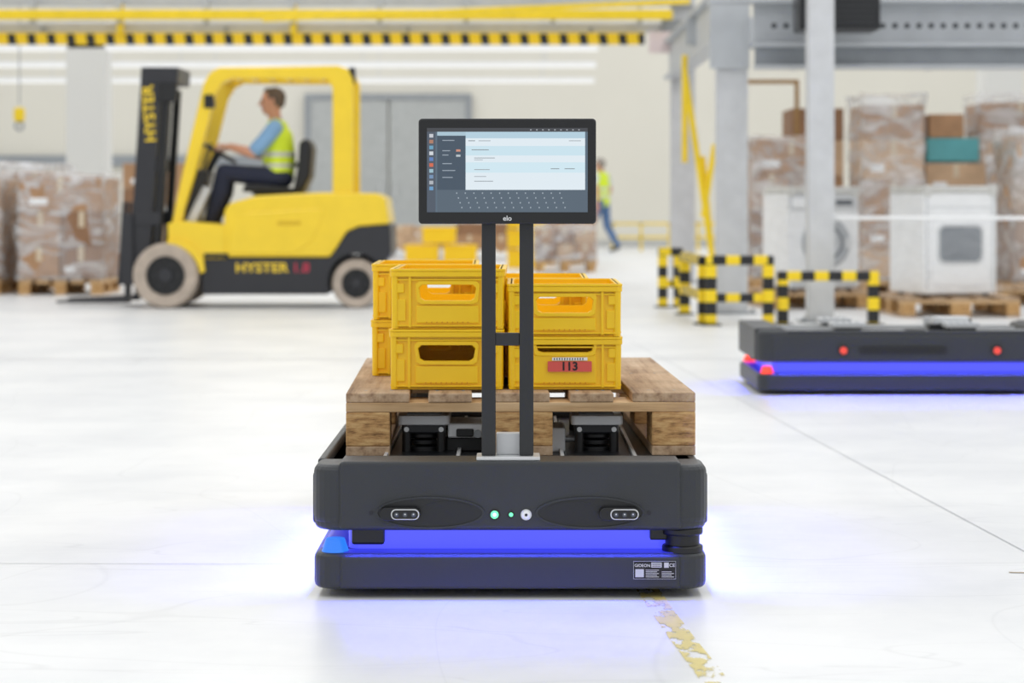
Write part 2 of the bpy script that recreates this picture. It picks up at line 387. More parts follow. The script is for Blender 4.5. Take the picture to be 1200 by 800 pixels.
    revolve(g, 'power_button_ring', [(.0085, -.004), (.0115, -.004), (.0115, .002), (.0085, .002)], (.034, F, .179), M_['silver'])
    cyl(g, 'power_mark', (.034, F-.0068, .179), (.034, F-.0058, .179), .003, M_['black'], n=12)
    for x in (-.295, .295):
        cyl(g, 'screw', (x, F-.001, .183), (x, F+.002, .183), .005, M_['robot_dark'], n=12)
    for s in (-1, 1):
        X = s*W
        box(g, 'side_panel', sorted((X+s*.005, X-s*.05)), (-H+.06, H-.06), (.15, .262), M_['robot'], .008, 3)
        x2 = X+s*.005
        for yy in (-.336, .336):
            cyl(g, 'side_lamp', (x2, yy, .196), (x2+s*.008, yy, .196), .016, REDL)
            revolve(g, 'side_lamp_ring', [(.016, -.006), (.027, -.006), (.027, .006), (.016, .006)], (x2, yy, .196), M_['robot_dark'], axis='x')
        prism(g, 'side_slot', rrect(-.12, .27, .178, .216, .014), 'x', min(x2, x2+s*.003), max(x2, x2+s*.003), M_['robot_dark'])
        prism(g, 'side_slot_inner', rrect(-.105, .255, .186, .208, .01), 'x', min(x2, x2+s*.005), max(x2, x2+s*.005), M_['black'])
    for sx, sy in ((1, -1), (-1, 1)):
        if red_corner and sx < 0: continue
        cx, cy = sx*(W-.05), sy*(H-.05)
        cyl(g, 'lidar_base', (cx, cy, .09), (cx, cy, .108), .044, M_['black'], bevel=.004)
        cyl(g, 'lidar_window', (cx, cy, .108), (cx, cy, .130), .037, M_['black'])
        cyl(g, 'lidar_cap', (cx, cy, .130), (cx, cy, .146), .044, M_['black'], bevel=.004)
        box(g, 'lidar_housing', (cx-.07 if sx > 0 else cx-.02, cx+.02 if sx > 0 else cx+.07), (cy-.01, cy+.01), (.118, .146), M_['robot_dark'], .003)
    for sx, sy in ((-1, -1), (1, 1)):
        cyl(g, 'corner_lamp', (sx*(W-.045), sy*(H-.045), .092), (sx*(W-.045), sy*(H-.045), .122), .030, RED if (red_corner) else CYAN, r2=.020)
        box(g, 'corner_strut', (sx*(W-.115)-.035, sx*(W-.115)+.035), (sy*(H-.06)-.02, sy*(H-.06)+.02), (.108, .146), M_['robot_dark'], .005)
    if red_corner:
        cyl(g, 'corner_lamp', (-(W-.045), H-.045, .092), (-(W-.045), H-.045, .124), .030, RED, r2=.020)
    yl = -H-.006
    box(g, 'label', (.262, .352), (yl, yl+.004), (.042, .080), M_['black'])
    for x0, x1, z0, z1 in ((.262, .352, .0794, .080), (.262, .352, .042, .0426), (.262, .2626, .042, .08), (.3514, .352, .042, .08), (.300, .322, .0665, .0772), (.327, .337, .066, .077)):
        box(g, 'label_line', (x0, x1), (yl-.0006, yl), (z0, z1), M_['offwhite'])
    for k in range(3): box(g, 'label_text', (.302, .320), (yl-.0009, yl), (.0685+k*.003, .0695+k*.003), M_['black'])
    text(g, 'label_name', 'GIDEON', (.281, yl-.0006, .0705), .0088, M_['white'], ext=.0002)
    text(g, 'label_ce', 'CE', (.344, yl-.0006, .071), .010, M_['white'], ext=.0002)
    box(g, 'label_code', (.266, .284), (yl-.0006, yl), (.046, .063), M_['offwhite'])
    for k in range(5):
        box(g, 'label_text', (.288, .316-.004*(k % 2)), (yl-.0006, yl), (.046+k*.0036, .0472+k*.0036), M_['silver'])
    for k in range(4):
        box(g, 'label_text', (.322, .348-.005*(k % 2)), (yl-.0006, yl), (.046+k*.0036, .0472+k*.0036), M_['silver'])
    for x in (-.3, .3):
        for y in (-H+.25, H-.25):
            cyl(g, 'wheel', (x-.02, y, .05), (x+.02, y, .05), .05, M_['black'])
    for nm, lx, ly, sz, d in (('left', -W+.012, 0, L-.14, (-1, 0)), ('right', W-.012, 0, L-.14, (1, 0)),
                              ('front', 0, -H+.012, .70, (0, -1)), ('rear', 0, H-.012, .70, (0, 1))):
        li = bpy.data.lights.new('led_light_'+nm, 'AREA'); li.shape = 'RECTANGLE'; li.size = sz; li.size_y = .012
        li.color = (.06, .08, 1); li.energy = glow*(5.0 if nm in ('left', 'right') else 2.0)*sz
        li.spread = R(95)
        lo = bpy.data.objects.new('led_light_'+nm, li); COL.objects.link(lo); lo.parent = g
        lo.location = (lx, ly, .140)
        z = -Vector((d[0], d[1], -1.5)).normalized()
        xax = Vector((-d[1], d[0], 0)); yax = z.cross(xax)
        lo.rotation_euler = Matrix((xax, yax, z)).transposed().to_euler()
    return g
robot('mobile_robot', (-.004, 4.9+.71, 0), 0, 1.42, .352, rail_len=.85)
robot('mobile_robot', (1.785, 10.08+.42, 0), R(90), 1.42, .31, True, glow=.5)

# ------------------------------------------------------------------ pallets
def pallet(name, loc, rz=0, W=.8, L=1.2):
    g = group(name, loc, rz); w = W/2; l = L/2
    for a, b in ((-w, -w+.1), (-.0725, .0725), (w-.1, w)):
        box(g, 'bottom_board', (a, b), (-l, l), (0, .022), M_['wood'], .002)
        for c, d in ((-l, -l+.145), (-.0725, .0725), (l-.145, l)):
            box(g, 'block', (a, b), (c, d), (.022, .100), M_['block'], .003)
    for c, d in ((-l, -l+.145), (-.0725, .0725), (l-.145, l)):
        box(g, 'cross_board', (-w, w), (c, d), (.100, .122), M_['woodx'], .002)
    e = [(-w, -w+.145), (-.212, -.112), (-.066, .066), (.112, .212), (w-.145, w)]
    for i, (a, b) in enumerate(e):
        box(g, 'deck_board', (a, b), (-l-.002*(i % 2), l), (.122, .144-.001*(i % 2)), M_['wood'], .003)
        for c in (-l+.07, 0, l-.07):
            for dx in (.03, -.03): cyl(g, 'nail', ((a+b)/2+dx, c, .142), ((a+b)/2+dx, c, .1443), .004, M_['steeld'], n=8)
    return g
pallet('wooden_pallet', (.006, 5.27+.6, .2625), R(1.4))

# ------------------------------------------------------------------ crates
def crate(loc, rz, W=.265, D=.40, H=.14, label=False):
    g = group('plastic_crate', loc, rz); w = W/2; d = D/2; t = .005; Y = M_['yellow']
    box(g, 'base', (-w+.008, w-.008), (-d+.008, d-.008), (0, .008), Y, .002)
    hh = H*.62 if not label else H*.80; q = 1.0 if not label else .55
    hole = [(-.062, hh-.014*q), (-.052, hh-.020*q), (.052, hh-.020*q), (.062, hh-.014*q), (.066, hh+.008*q), (.058, hh+.016*q), (-.058, hh+.016*q), (-.066, hh+.008*q)]
    def grow(p, k):
        cz = hh-.002
        return [(x+math.copysign(k, x), z+math.copysign(k, z-cz)) for x, z in p]
    for s in (-1, 1):
        y0, y1 = sorted((s*(d-.008), s*(d-.008-t)))
        prism(g, 'end_wall', [(-w+.006, 0), (w-.006, 0), (w-.004, H), (-w+.004, H)], 'y', y0, y1, Y, .001, holes=[hole])
        y0, y1 = sorted((s*(d-.001), s*(d-.010)))
        prism(g, 'hand_hole_frame', grow(hole, .009), 'y', y0, y1, Y, .0012, holes=[grow(hole, .001)])
        box(g, 'panel', (-w*.55, w*.55), (y0+.002 if s < 0 else y0, y1 if s < 0 else y1-.002), (.014, hh-.032*q), Y, .002)
        for x in (-w+.012, -w*.66, w*.66, w-.012):
            box(g, 'rib', (x-.003, x+.003), (y0, y1), (.004, H-.01), Y, .001)
        for z in (.006, min(hh+.026, H-.026)):
            box(g, 'ridge', (-w+.006, w-.006), (y0+.001, y1-.001), (z, z+.004), Y, .001)
        for x in (-w*.83, w*.83):
            box(g, 'corner_panel', (x-.013, x+.013), (y0+.003 if s < 0 else y0, y1 if s < 0 else y1-.003), (.018, H*.5), Y, .002)
            box(g, 'latch', (x-.009, x+.009), (y0+.001 if s < 0 else y0, y1 if s < 0 else y1-.001), (H*.6, H*.6+.022), Y, .002)
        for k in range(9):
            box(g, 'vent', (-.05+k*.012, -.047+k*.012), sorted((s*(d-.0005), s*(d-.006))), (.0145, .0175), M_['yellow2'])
    for s in (-1, 1):
        x0, x1 = sorted((s*(w-.006), s*(w-.006-t)))
        h2 = H*.62
        prism(g, 'side_wall', rrect(-d+.008, d-.008, 0, H, .004, 2), 'x', x0, x1, Y, .001, holes=[[(-.06, h2-.018), (.06, h2-.018), (.064, h2+.014), (-.064, h2+.014)]])
        x0, x1 = sorted((s*(w-.001), s*(w-.008)))
        for k in range(7):
            yy = -d+.03+k*(D-.06)/6
            box(g, 'side_rib', (x0, x1), (yy-.003, yy+.003), (.004, (h2-.03) if abs(yy) < .07 else (H-.008)), Y, .001)
        box(g, 'side_ridge', (x0, x1), (-d+.008, d-.008), (.008, .012), Y, .001)
    prism(g, 'rim', rrect(-w-.002, w+.002, -d-.002, d+.002, .014, 4), 'z', H-.006, H, Y, .0015, holes=[rrect(-w+.014, w-.014, -d+.014, d-.014, .008, 4)])
    prism(g, 'rim_lip', rrect(-w-.0015, w+.0015, -d-.0015, d+.0015, .014, 4), 'z', H-.018, H-.0065, Y, .001, holes=[rrect(-w+.002, w-.002, -d+.002, d-.002, .012, 4)])
    for sx in (-1, 1):
        for sy in (-1, 1):
            cyl(g, 'corner_post', (sx*(w-.011), sy*(d-.011), 0.001), (sx*(w-.010), sy*(d-.010), H-.004), .009, Y, n=14)
    if label:
        F = -d-.004
        box(g, 'label_red', (-.040, .062), (F, F+.004), (.042, .066), mat('red_label', (222, 92, 84), .5, var=.02))
        box(g, 'label_white', (-.030, .052), (F, F+.004), (.068, .075), M_['white'])
        for k in range(12): box(g, 'label_bar', (-.026+k*.006, -.0235+k*.006), (F-.0004, F), (.0695, .0738), M_['black'])
        text(g, 'label_number', '113', (.010, F-.0005, .054), .027, M_['black'], ext=.0003, bold=.0008)
    return g
top = .2625+.1445
def stack(x, y, H, n, rz, label=False, rz2=0):
    for k in range(n):
        crate((x+.002*k, y, top+k*(H+.0005)), rz+k*rz2, H=H, label=(label and k == 0))
stack(-.150, 5.35+.2, .140, 2, R(-.5))
stack(.121, 5.35+.2, .1225, 2, R(.6), True, R(-.8))
stack(-.222, 5.975, .140, 2, R(.5))
stack(.058, 5.98, .1225, 2, R(-.5))

# ------------------------------------------------------------------ touchscreen on stand
g = group('touchscreen_monitor', (-.010, 4.945, 0))
zt = .2912
box(g, 'base_plate', (-.066, .070), (-.035, .05), (zt, zt+.008), M_['silver'], .002)
box(g, 'base_block', (-.024, .028), (.012, .045), (zt+.008, zt+.054), M_['offwhite'], .002)
for x in (-.040, .041):
    box(g, 'post', (x-.015, x+.015), (-.012, .012), (zt+.008, .90), M_['blackmetal'], .0025)
box(g, 'cross_bar', (-.026, .026), (-.010, .010), (.535, .562), M_['blackmetal'], .002)
box(g, 'vesa_plate', (-.06, .06), (-.018, -.010), (.84, .96), M_['blackmetal'], .002)
S = group('tmp'); S.name = 'screen_head'; S.parent = g; S.location = (0, -.03, .908)
prism(S, 'housing', rrect(-.189, .189, -.112, .112, .008), 'y', -.012, .02, M_['blackmetal'], .003, seg=3)
prism(S, 'bezel', rrect(-.186, .186, -.109, .109, .006), 'y', -.0135, -.010, M_['black'], .001)
UC = {}
def ui(name, u0, v0, u1, v1, rgb, layer, s=1.0):
    k = (rgb, s)
    if k not in UC: UC[k] = emis('display_%d_%d_%d' % rgb, rgb, s)
    sc = .342/187
    x0 = -.171+u0*sc; x1 = -.171+u1*sc; z1 = .092-v0*sc; z0 = .092-v1*sc; y = -.0140-.00012*layer
    addmesh(S, name, [(x0, y, z0), (x1, y, z0), (x1, y, z1), (x0, y, z1)], [(0, 1, 2, 3)], UC[k])
ui('display', 0, 0, 187, 98, (84, 102, 118), 0)
ui('topbar', 0, 0, 187, 4.5, (60, 62, 68), 1)
ui('launcher', 0, 4.5, 10, 98, (72, 82, 96), 1)
for i, c in enumerate([(195, 198, 205), (170, 120, 96), (100, 156, 186), (205, 210, 216), (90, 124, 184), (205, 100, 72), (150, 184, 198), (110, 140, 176), (170, 176, 184), (100, 152, 196)]):
    ui('icon', 2.8, 7+i*6.8, 7.4, 11.2+i*6.8, c, 2)
ui('sidebar', 12, 8, 45, 72, (60, 76, 92), 1)
ui('tab', 12, 4.5, 45, 9, (166, 192, 206), 2)
for i, (v, w) in enumerate([(14, 14), (26, 9), (31, 7), (41, 11), (49, 15), (57, 12)]):
    ui('menu_text', 18, v, 18+w, v+1.0, (150, 162, 174), 2)
ui('toggle', 34, 25, 39, 27.5, (204, 140, 118), 2); ui('toggle', 34, 31, 39, 33.5, (180, 190, 196), 2)
ui('browser_bar', 45, 4.5, 184, 12, (176, 203, 218), 1)
ui('page', 45, 12, 184, 72, (220, 231, 238), 1)
ui('page_header', 45, 21, 184, 32, (198, 223, 234), 2)
ui('page_band', 45, 40, 184, 52, (204, 227, 237), 2)
for v, u, w, c in [(14.5, 48, 8, 120), (14.5, 60, 14, 160), (14.5, 165, 14, 160), (25, 52, 20, 130), (34.5, 55, 24, 150), (36.6, 55, 10, 170), (48, 55, 18, 150), (47, 144, 10, 130), (47, 160, 12, 130), (56, 55, 14, 165), (61.5, 55, 22, 150)]:
    ui('page_text', u, v, u+w, v+.9, (c, c+8, c+14), 3)
ui('keyboard', 12, 72, 187, 98, (80, 95, 109), 1)
for r in range(4):
    for k in range(13):
        ui('key', 34+k*10+r*2, 75+r*5.6, 35.3+k*10+r*2, 76.6+r*5.6, (156, 168, 178), 2)
for k in range(9): ui('status', 120+k*7, 1.6, 121.8+k*7, 2.9, (160, 164, 170), 2)
text(S, 'monitor_badge', 'elo', (0, -.0140, -.1005), .015, M_['silver'], ext=.0002, bold=.0003)

# ------------------------------------------------------------------ humans
def sph(n1=10, n2=14):
    P = []
    for i in range(1, n1):
        a = math.pi*i/n1
        for j in range(n2):
            b = 2*math.pi*j/n2; P.append((math.sin(a)*math.cos(b), math.sin(a)*math.sin(b), math.cos(a)))
    P += [(0, 0, 1), (0, 0, -1)]
    return np.array(P)
SPH = sph()
def r3(r): return (r, r, r) if isinstance(r, (int, float)) else r
def human(name, prims, mats, post=None, voxel=.0055, loc=(0, 0, 0), rz=0, parent=None):
    bm = bmesh.new()
    for lab, es in prims:
        b2 = bmesh.new()
        for c, r in es:
            for p in SPH*np.array(r3(r))+np.array(c): b2.verts.new(p)
        res = bmesh.ops.convex_hull(b2, input=b2.verts[:])
        junk = [v for v in set(res['geom_interior']+res['geom_unused']) if isinstance(v, bmesh.types.BMVert)]
        bmesh.ops.delete(b2, geom=junk, context='VERTS')
        tmp = bpy.data.meshes.new('t'); b2.to_mesh(tmp); b2.free(); bm.from_mesh(tmp); bpy.data.meshes.remove(tmp)
    me = bpy.data.meshes.new(name); bm.to_mesh(me); bm.free()
    o = bpy.data.objects.new(name+'_tmp', me); COL.objects.link(o)
    md = o.modifiers.new('r', 'REMESH'); md.mode = 'VOXEL'; md.voxel_size = voxel
    sm = o.modifiers.new('s', 'SMOOTH'); sm.factor = .5; sm.iterations = 3
    bpy.context.view_layer.update()
    ev = o.evaluated_get(bpy.context.evaluated_depsgraph_get())
    nm = bpy.data.meshes.new_from_object(ev); bpy.data.objects.remove(o)
    nm.name = name
    labs = list(mats.keys()); nm.materials.clear()
    for l in labs: nm.materials.append(mats[l])
    n = len(nm.polygons); C = np.empty(n*3); nm.polygons.foreach_get('center', C); C = C.reshape(-1, 3)
    best = np.full(n, 1e9); idx = np.zeros(n, dtype=np.int32)
    for lab, es in prims:
        if len(es) == 1: segs = [(es[0], es[0])]
        else: segs = [(es[i], es[i+1]) for i in range(len(es)-1)]
        for (c0, r0), (c1, r1) in segs:
            c0 = np.array(c0, float); c1 = np.array(c1, float); r0 = np.array(r3(r0)); r1 = np.array(r3(r1))
            d = c1-c0; L2 = d@d
            t = np.clip(((C-c0)@d)/L2, 0, 1) if L2 > 1e-9 else np.zeros(n)
            cc = c0+t[:, None]*d; rr = r0+t[:, None]*(r1-r0)
            q = (np.linalg.norm((C-cc)/rr, axis=1)-1)*rr.min(axis=1)
            k = q < best; best[k] = q[k]; idx[k] = labs.index(lab)
    if post: idx = post(C, idx, labs)
    nm.polygons.foreach_set('material_index', idx.astype(np.int32))
    nm.polygons.foreach_set('use_smooth', np.ones(n, dtype=bool))
    nm.update()
    ob = bpy.data.objects.new(name, nm); COL.objects.link(ob); ob.location = loc; ob.rotation_euler = (0, 0, rz)
    if parent: ob.parent = parent
    return ob

def head(c, out, hairlab='hair'):
    """head looking toward -x"""
    x, y, z = c
    P = lambda a, b, d: (x+a, y+b, z+d)
    out.append(('skin', [(P(.008, 0, .022), (.094, .074, .090))]))
    out.append(('skin', [(P(-.02, 0, -.01), (.070, .062, .07)), (P(-.045, 0, -.085), (.032, .032, .022))]))
    out.append(('skin', [(P(.02, 0, -.04), (.06, .058, .05)), (P(-.03, 0, -.078), (.03, .045, .02))]))
    out.append(('skin', [(P(-.084, 0, .012), (.008, .008, .008)), (P(-.106, 0, -.024), (.012, .013, .010))]))
    out.append(('skin', [(P(-.078, -.03, .026), (.012, .02, .007)), (P(-.078, .03, .026), (.012, .02, .007))]))
    out.append(('lip', [(P(-.080, 0, -.052), (.014, .024, .008))]))
    for s in (-1, 1):
        out.append(('eye', [(P(-.078, s*.031, .006), (.012, .013, .007))]))
        out.append(('skin', [(P(.012, s*.074, .012), (.014, .010, .016)), (P(.006, s*.072, -.018), (.010, .009, .012))]))
    out.append((hairlab, [(P(.022, 0, .034), (.092, .080, .088))]))
    out.append((hairlab, [(P(.05, 0, .0), (.06, .070, .06))]))
    out.append((hairlab, [(P(-.03, 0, .088), (.04, .05, .028))]))

def hand(w, d, n, t, curl, out, thumbcurl=.6):
    w = Vector(w); d = Vector(d).normalized(); n = Vector(n); n = (n-d*n.dot(d)).normalized(); t = Vector(t); t = (t-d*t.dot(d)-n*t.dot(n)).normalized()
    offs = (.031, .0105, -.0105, -.0305); lens = (.072, .080, .075, .060)
    for o, Lf in zip(offs, lens):
        a = w+t*o*.6; b = w+d*.088+t*o
        out.append(('skin', [(a, .015), (b, .0125)]))
        p = b; ang = curl*.5
        for k, fr in enumerate((.45, .31, .24)):
            dd = d*math.cos(ang)+n*math.sin(ang); q = p+dd*Lf*fr
            out.append(('skin', [(p, .0085-.0008*k), (q, .0078-.0008*k)])); p = q; ang += curl
    a = w+d*.022+t*.026; b = a+(d*.55+t*.75+n*.25).normalized()*.035
    c = b+(d*.8+t*.25+n*thumbcurl).normalized()*.03; e = c+(d*.8-t*.05+n*(thumbcurl+.3)).normalized()*.024
    out.append(('skin', [(a, .014), (b, .0115)])); out.append(('skin', [(b, .0105), (c, .0095)])); out.append(('skin', [(c, .0095), (e, .008)]))

# ------------------------------------------------------------------ forklift
FU = 146.7
def D(pts): return [((u-194)/FU, (361-v)/FU) for u, v in pts]
FL = group('forklift', ((194-600)/FU, 18.4, 0))
FX = FL.location.x
fy, fk = M_['flyellow'], M_['flblack']
hood = D([(262, 301), (262, 246), (268, 238), (300, 229), (375, 225), (440, 226), (451, 231), (456, 262), (420, 265), (406, 271), (394, 290), (386, 301)])
prism(FL, 'hood', hood, 'y', .03, 1.0, fy, .022, seg=4)
prism(FL, 'hood_side_panel', D([(267, 297), (270, 268), (276, 256), (290, 249), (376, 244), (380, 250), (366, 282), (345, 297)]), 'y', .022, .06, fy, .010, seg=3)
arc = lambda cx, cy, r, a0, a1, n=12: [(cx+r*math.cos(R(a0+(a1-a0)*i/n)), cy-r*math.sin(R(a0+(a1-a0)*i/n))) for i in range(n+1)]
ch = D([(236, 345), (233, 302), (386, 301), (394, 290), (406, 271), (420, 265), (457, 263), (458, 298), (452, 306)]+arc(417, 330, 33, 45, 200)+[(384, 345)])
prism(FL, 'chassis', ch, 'y', .045, .985, fk, .015, seg=3)
prism(FL, 'chassis_inner', D([(380, 335), (380, 300), (450, 300), (450, 320), (430, 335)]), 'y', .30, .72, fk)
prism(FL, 'front_cowl', D([(197, 288), (196, 262), (206, 258), (263, 263), (263, 303), (234, 303)]+arc(194, 326, 42, 30, 86, 8)), 'y', .03, 1.0, fy, .012, seg=3)
prism(FL, 'front_fender', D([(196, 290), (196, 280), (212, 281), (226, 288), (238, 302), (240, 318), (235, 320)]+arc(194, 326, 41, 10, 86, 8)), 'y', .0, .24, fy, .008)
guard = D([(199, 268), (205, 237), (213, 200), (237, 98), (244, 85), (256, 78), (395, 76), (407, 80), (413, 92), (413, 228), (389, 228), (389, 102), (383, 92), (270, 91), (259, 97), (251, 110), (227, 206), (215, 245), (210, 268)])
prism(FL, 'overhead_guard_near', guard, 'y', .06, .14, fy, .014, seg=3)
prism(FL, 'overhead_guard_far', guard, 'y', .89, .97, fy, .014, seg=3)
zr = (361-84)/FU
for i in range(7):
    x = .50+i*.14
    box(FL, 'roof_bar', (x-.018, x+.018), (.14, .89), (zr-.03, zr+.02), fy, .006)
box(FL, 'roof_front_bar', (.36, .44), (.1, .93), (zr-.05, zr+.02), fy, .01)
box(FL, 'roof_rear_bar', (1.36, 1.46), (.1, .93), (zr-.05, zr+.03), fy, .01)
box(FL, 'rear_lamp', (1.46, 1.51), (.07, .15), (1.80, 1.93), M_['black'], .01)
box(FL, 'front_lamp', (.30, .38), (.04, .14), (1.60, 1.71), M_['black'], .01)
cyl(FL, 'grab_handle', (.36, .05, 1.32), (.20, .05, .82), .012, M_['black'])
box(FL, 'step', (.30, .5), (.02, .12), (.40, .44), M_['black'], .01)
text(FL, 'side_lettering', 'HYSTER', ((306-194)/FU, .044, (361-314)/FU), .105, M_['flyellow'], sx=1.15, bold=.002)
text(FL, 'side_lettering_model', '1.8', ((352-194)/FU, .044, (361-314)/FU), .105, mat('red_lettering', (190, 50, 76), .5), sx=1.1, bold=.002)
box(FL, 'hood_badge', ((325-194)/FU, (352-194)/FU), (.016, .03), (.665, .70), mat('hood_badge_shade', (222, 184, 30), .4), .004)
def fwheel(cx, cz, r, y0, y1, nm):
    h = r*.58
    revolve(FL, nm+'_tyre', [(h, y0+.02), (r*.93, y0), (r, y0+.03), (r, y1-.03), (r*.93, y1), (h, y1-.02)], (cx, 0, cz), M_['tyre'])
    cyl(FL, nm+'_rim', (cx, y0+.03, cz), (cx, y1-.02, cz), h, M_['black'])
    revolve(FL, nm+'_rim_lip', [(h*.88, y0+.01), (h*1.02, y0+.01), (h*1.02, y0+.04), (h*.88, y0+.04)], (cx, 0, cz), M_['black'])
    cyl(FL, nm+'_hub', (cx, y0+.005, cz), (cx, y0+.04, cz), h*.38, fk, bevel=.005)
    for k in range(6):
        a = 2*math.pi*k/6
        cyl(FL, nm+'_nut', (cx+h*.62*math.cos(a), y0+.018, cz+h*.62*math.sin(a)), (cx+h*.62*math.cos(a), y0+.035, cz+h*.62*math.sin(a)), .014, fk, n=6)
fwheel(0, .262, .262, -.02, .18, 'front_wheel_near'); fwheel(0, .262, .262, .85, 1.05, 'front_wheel_far')
fwheel((417-194)/FU, .198, .198, .05, .22, 'rear_wheel_near'); fwheel((417-194)/FU, .198, .198, .81, .98, 'rear_wheel_far')
cyl(FL, 'front_axle', (0, .1, .262), (0, .95, .262), .06, fk)
lean = lambda v: (300-v)*(14/222)
def rail(nm, u, w, v0, v1, y0, y1, m=fk):
    prism(FL, nm, D([(u+lean(v1), v1), (u+w+lean(v1), v1), (u+w+lean(v0), v0), (u+lean(v0), v0)]), 'y', y0, y1, m, .006)
for y0 in (.16, .76):
    rail('mast_outer_rail', 148, 24, 330, 84, y0, y0+.08)
    rail('mast_inner_rail', 150, 17, 320, 78, y0+.08 if y0 < .5 else y0-.06, y0+.14 if y0 < .5 else y0)
    rail('lift_cylinder', 174, 9, 312, 100, y0+.02, y0+.07, M_['black'])
    rail('mast_side_plate', 149, 34, 264, 248, y0-.01, y0+.09)
rail('mast_top_cross', 148, 44, 96, 77, .15, .85)
rail('mast_mid_cross', 166, 10, 200, 185, .18, .82)
rail('mast_low_cross', 150, 26, 325, 300, .18, .82)
rail('hose_reel', 170, 22, 118, 96, .14, .2, M_['black'])
text(FL, 'mast_lettering', 'HYSTER', ((172-194)/FU, .152, (361-132)/FU), .125, M_['flyellow'], rot=(R(90), R(-90-3.6), 0), sx=1.05, bold=.002)
for y0 in (.34, .62):
    rail('lift_chain', 158, 4, 310, 100, y0, y0+.03, M_['black'])
prism(FL, 'carriage', D([(139, 334), (139, 250), (152, 250), (154, 334)]), 'y', .12, .88, fk, .006)
for y0 in (.14, .36, .6, .82): rail('load_backrest_bar', 136, 4, 335, 236, y0, y0+.04)
for y0 in (.2, .7):
    prism(FL, 'fork', D([(141, 300), (141, 349), (60, 353), (60, 356), (147, 356), (147, 300)]), 'y', y0, y0+.1, fk, .004)
for y0 in (.15, .8):
    cyl(FL, 'tilt_cylinder', (-.10, y0+.04, .42), (.25, y0+.04, .62), .03, M_['black'])
box(FL, 'cab_floor', (.0, .52), (.06, .97), (.58, .63), M_['black'], .01)
prism(FL, 'dashboard', [(-.02, .6), (.10, .6), (.26, .93), (.30, 1.10), (.22, 1.12), (.10, .95)], 'y', .25, .75, fk, .02, seg=3)
prism(FL, 'dash_light_panel', [(.115, .66), (.20, .66), (.33, .95), (.27, .98)], 'y', .22, .78, M_['silver'], .01)
cyl(FL, 'steering_column', (.20, .5, .95), (.345, .5, 1.235), .03, M_['black'])
box(FL, 'seat_base', (.66, 1.05), (.28, .72), (.90, .95), M_['black'], .015)
prism(FL, 'seat_cushion', [(.58, .93), (.60, .99), (.70, 1.0), (1.02, .96), (1.04, .93)], 'y', .26, .74, M_['black'], .02, seg=3)
prism(FL, 'seat_back', [(.99, .94), (1.06, .92), (1.13, 1.05), (1.15, 1.30), (1.11, 1.37), (1.04, 1.34), (1.03, 1.15)], 'y', .27, .73, M_['black'], .03, seg=4)
box(FL, 'armrest', (.72, 1.02), (.74, .80), (1.14, 1.18), M_['black'], .015)
sw = group('sw'); sw.name = 'steering_wheel'; sw.parent = FL; sw.location = (.36, .5, 1.255); sw.rotation_euler = (0, R(30), 0)
revolve(sw, 'ring', [(.165+.012*math.cos(2*math.pi*k/10), .012*math.sin(2*math.pi*k/10)) for k in range(10)], (0, 0, 0), M_['black'], axis='z')
for a in (0, 120, 240):
    cyl(sw, 'spoke', (0, 0, -.005), (.16*math.cos(R(a)), .16*math.sin(R(a)), 0), .010, M_['black'], n=10)
cyl(sw, 'hub', (0, 0, -.03), (0, 0, .01), .035, M_['black'])

# driver, seated, looking toward -x ; coordinates in forklift space
pr = []
hx = .86; hz = 1.045
pr.append(('trouser', [((hx, .41, hz), (.115, .10, .085)), ((hx, .59, hz), (.115, .10, .085))]))
pr.append(('vest', [((hx, .5, hz+.03), (.122, .175, .08)), ((hx-.005, .5, 1.22), (.138, .165, .09)), ((hx-.015, .5, 1.38), (.128, .175, .10))]))
pr.append(('vest', [((hx-.015, .5, 1.40), (.118, .165, .08)), ((hx-.02, .5, 1.50), (.06, .09, .035))]))
pr.append(('shirt', [((hx-.02, .32, 1.455), .062), ((hx-.02, .5, 1.47), (.075, .08, .07)), ((hx-.02, .68, 1.455), .062)]))
pr.append(('vest', [((hx-.018, .37, 1.468), (.078, .05, .062)), ((hx-.018, .63, 1.468), (.078, .05, .062))]))
pr.append(('skin', [((hx-.03, .5, 1.50), .055), ((hx-.05, .5, 1.60), .052)]))
head((.80, .5, 1.672), pr)
for s in (-1, 1):
    sh = (hx-.02, .5+s*.195, 1.45); el = (.665, .5+s*.235, 1.245); wr = (.475, .5+s*.17, 1.30)
    pr.append(('shirt', [(sh, .066), ((.76, .5+s*.22, 1.345), .064)]))
    pr.append(('shirt', [((.76, .5+s*.22, 1.345), .064), ((.70, .5+s*.232, 1.28), .062)]))
    pr.append(('skin', [((.72, .5+s*.23, 1.30), .044), (el, .042)]))
    pr.append(('skin', [(el, .042), ((.59, .5+s*.21, 1.268), .040), (wr, .027)]))
    hand(wr, (-.95, -s*.15, .12), (0, -s*.1, -1), (0, -s, .1), 1.15, pr, .9)
    hp = (hx-.02, .5+s*.095, hz); kn = (.42, .5+s*.13, 1.09); an = (.32, .5+s*.13, .72)
    pr.append(('trouser', [(hp, .090), (kn, .070)]))
    pr.append(('trouser', [(kn, .070), ((.40, .5+s*.13, .93), .068), (an, .054)]))
    pr.append(('shoe', [((.335, .5+s*.13, .672), (.045, .04, .035)), ((.28, .5+s*.13, .672), (.05, .042, .036)), ((.17, .5+s*.14, .658), (.045, .044, .026))]))
    pr.append(('shoe', [((.325, .5+s*.13, .73), .045), ((.325, .5+s*.13, .69), .042)]))
def bands(zs):
    def f(C, idx, labs):
        v = labs.index('vest'); r = labs.index('reflect')
        for z0, z1 in zs:
            k = (idx == v) & (C[:, 2] > z0) & (C[:, 2] < z1); idx[k] = r
        return idx
    return f
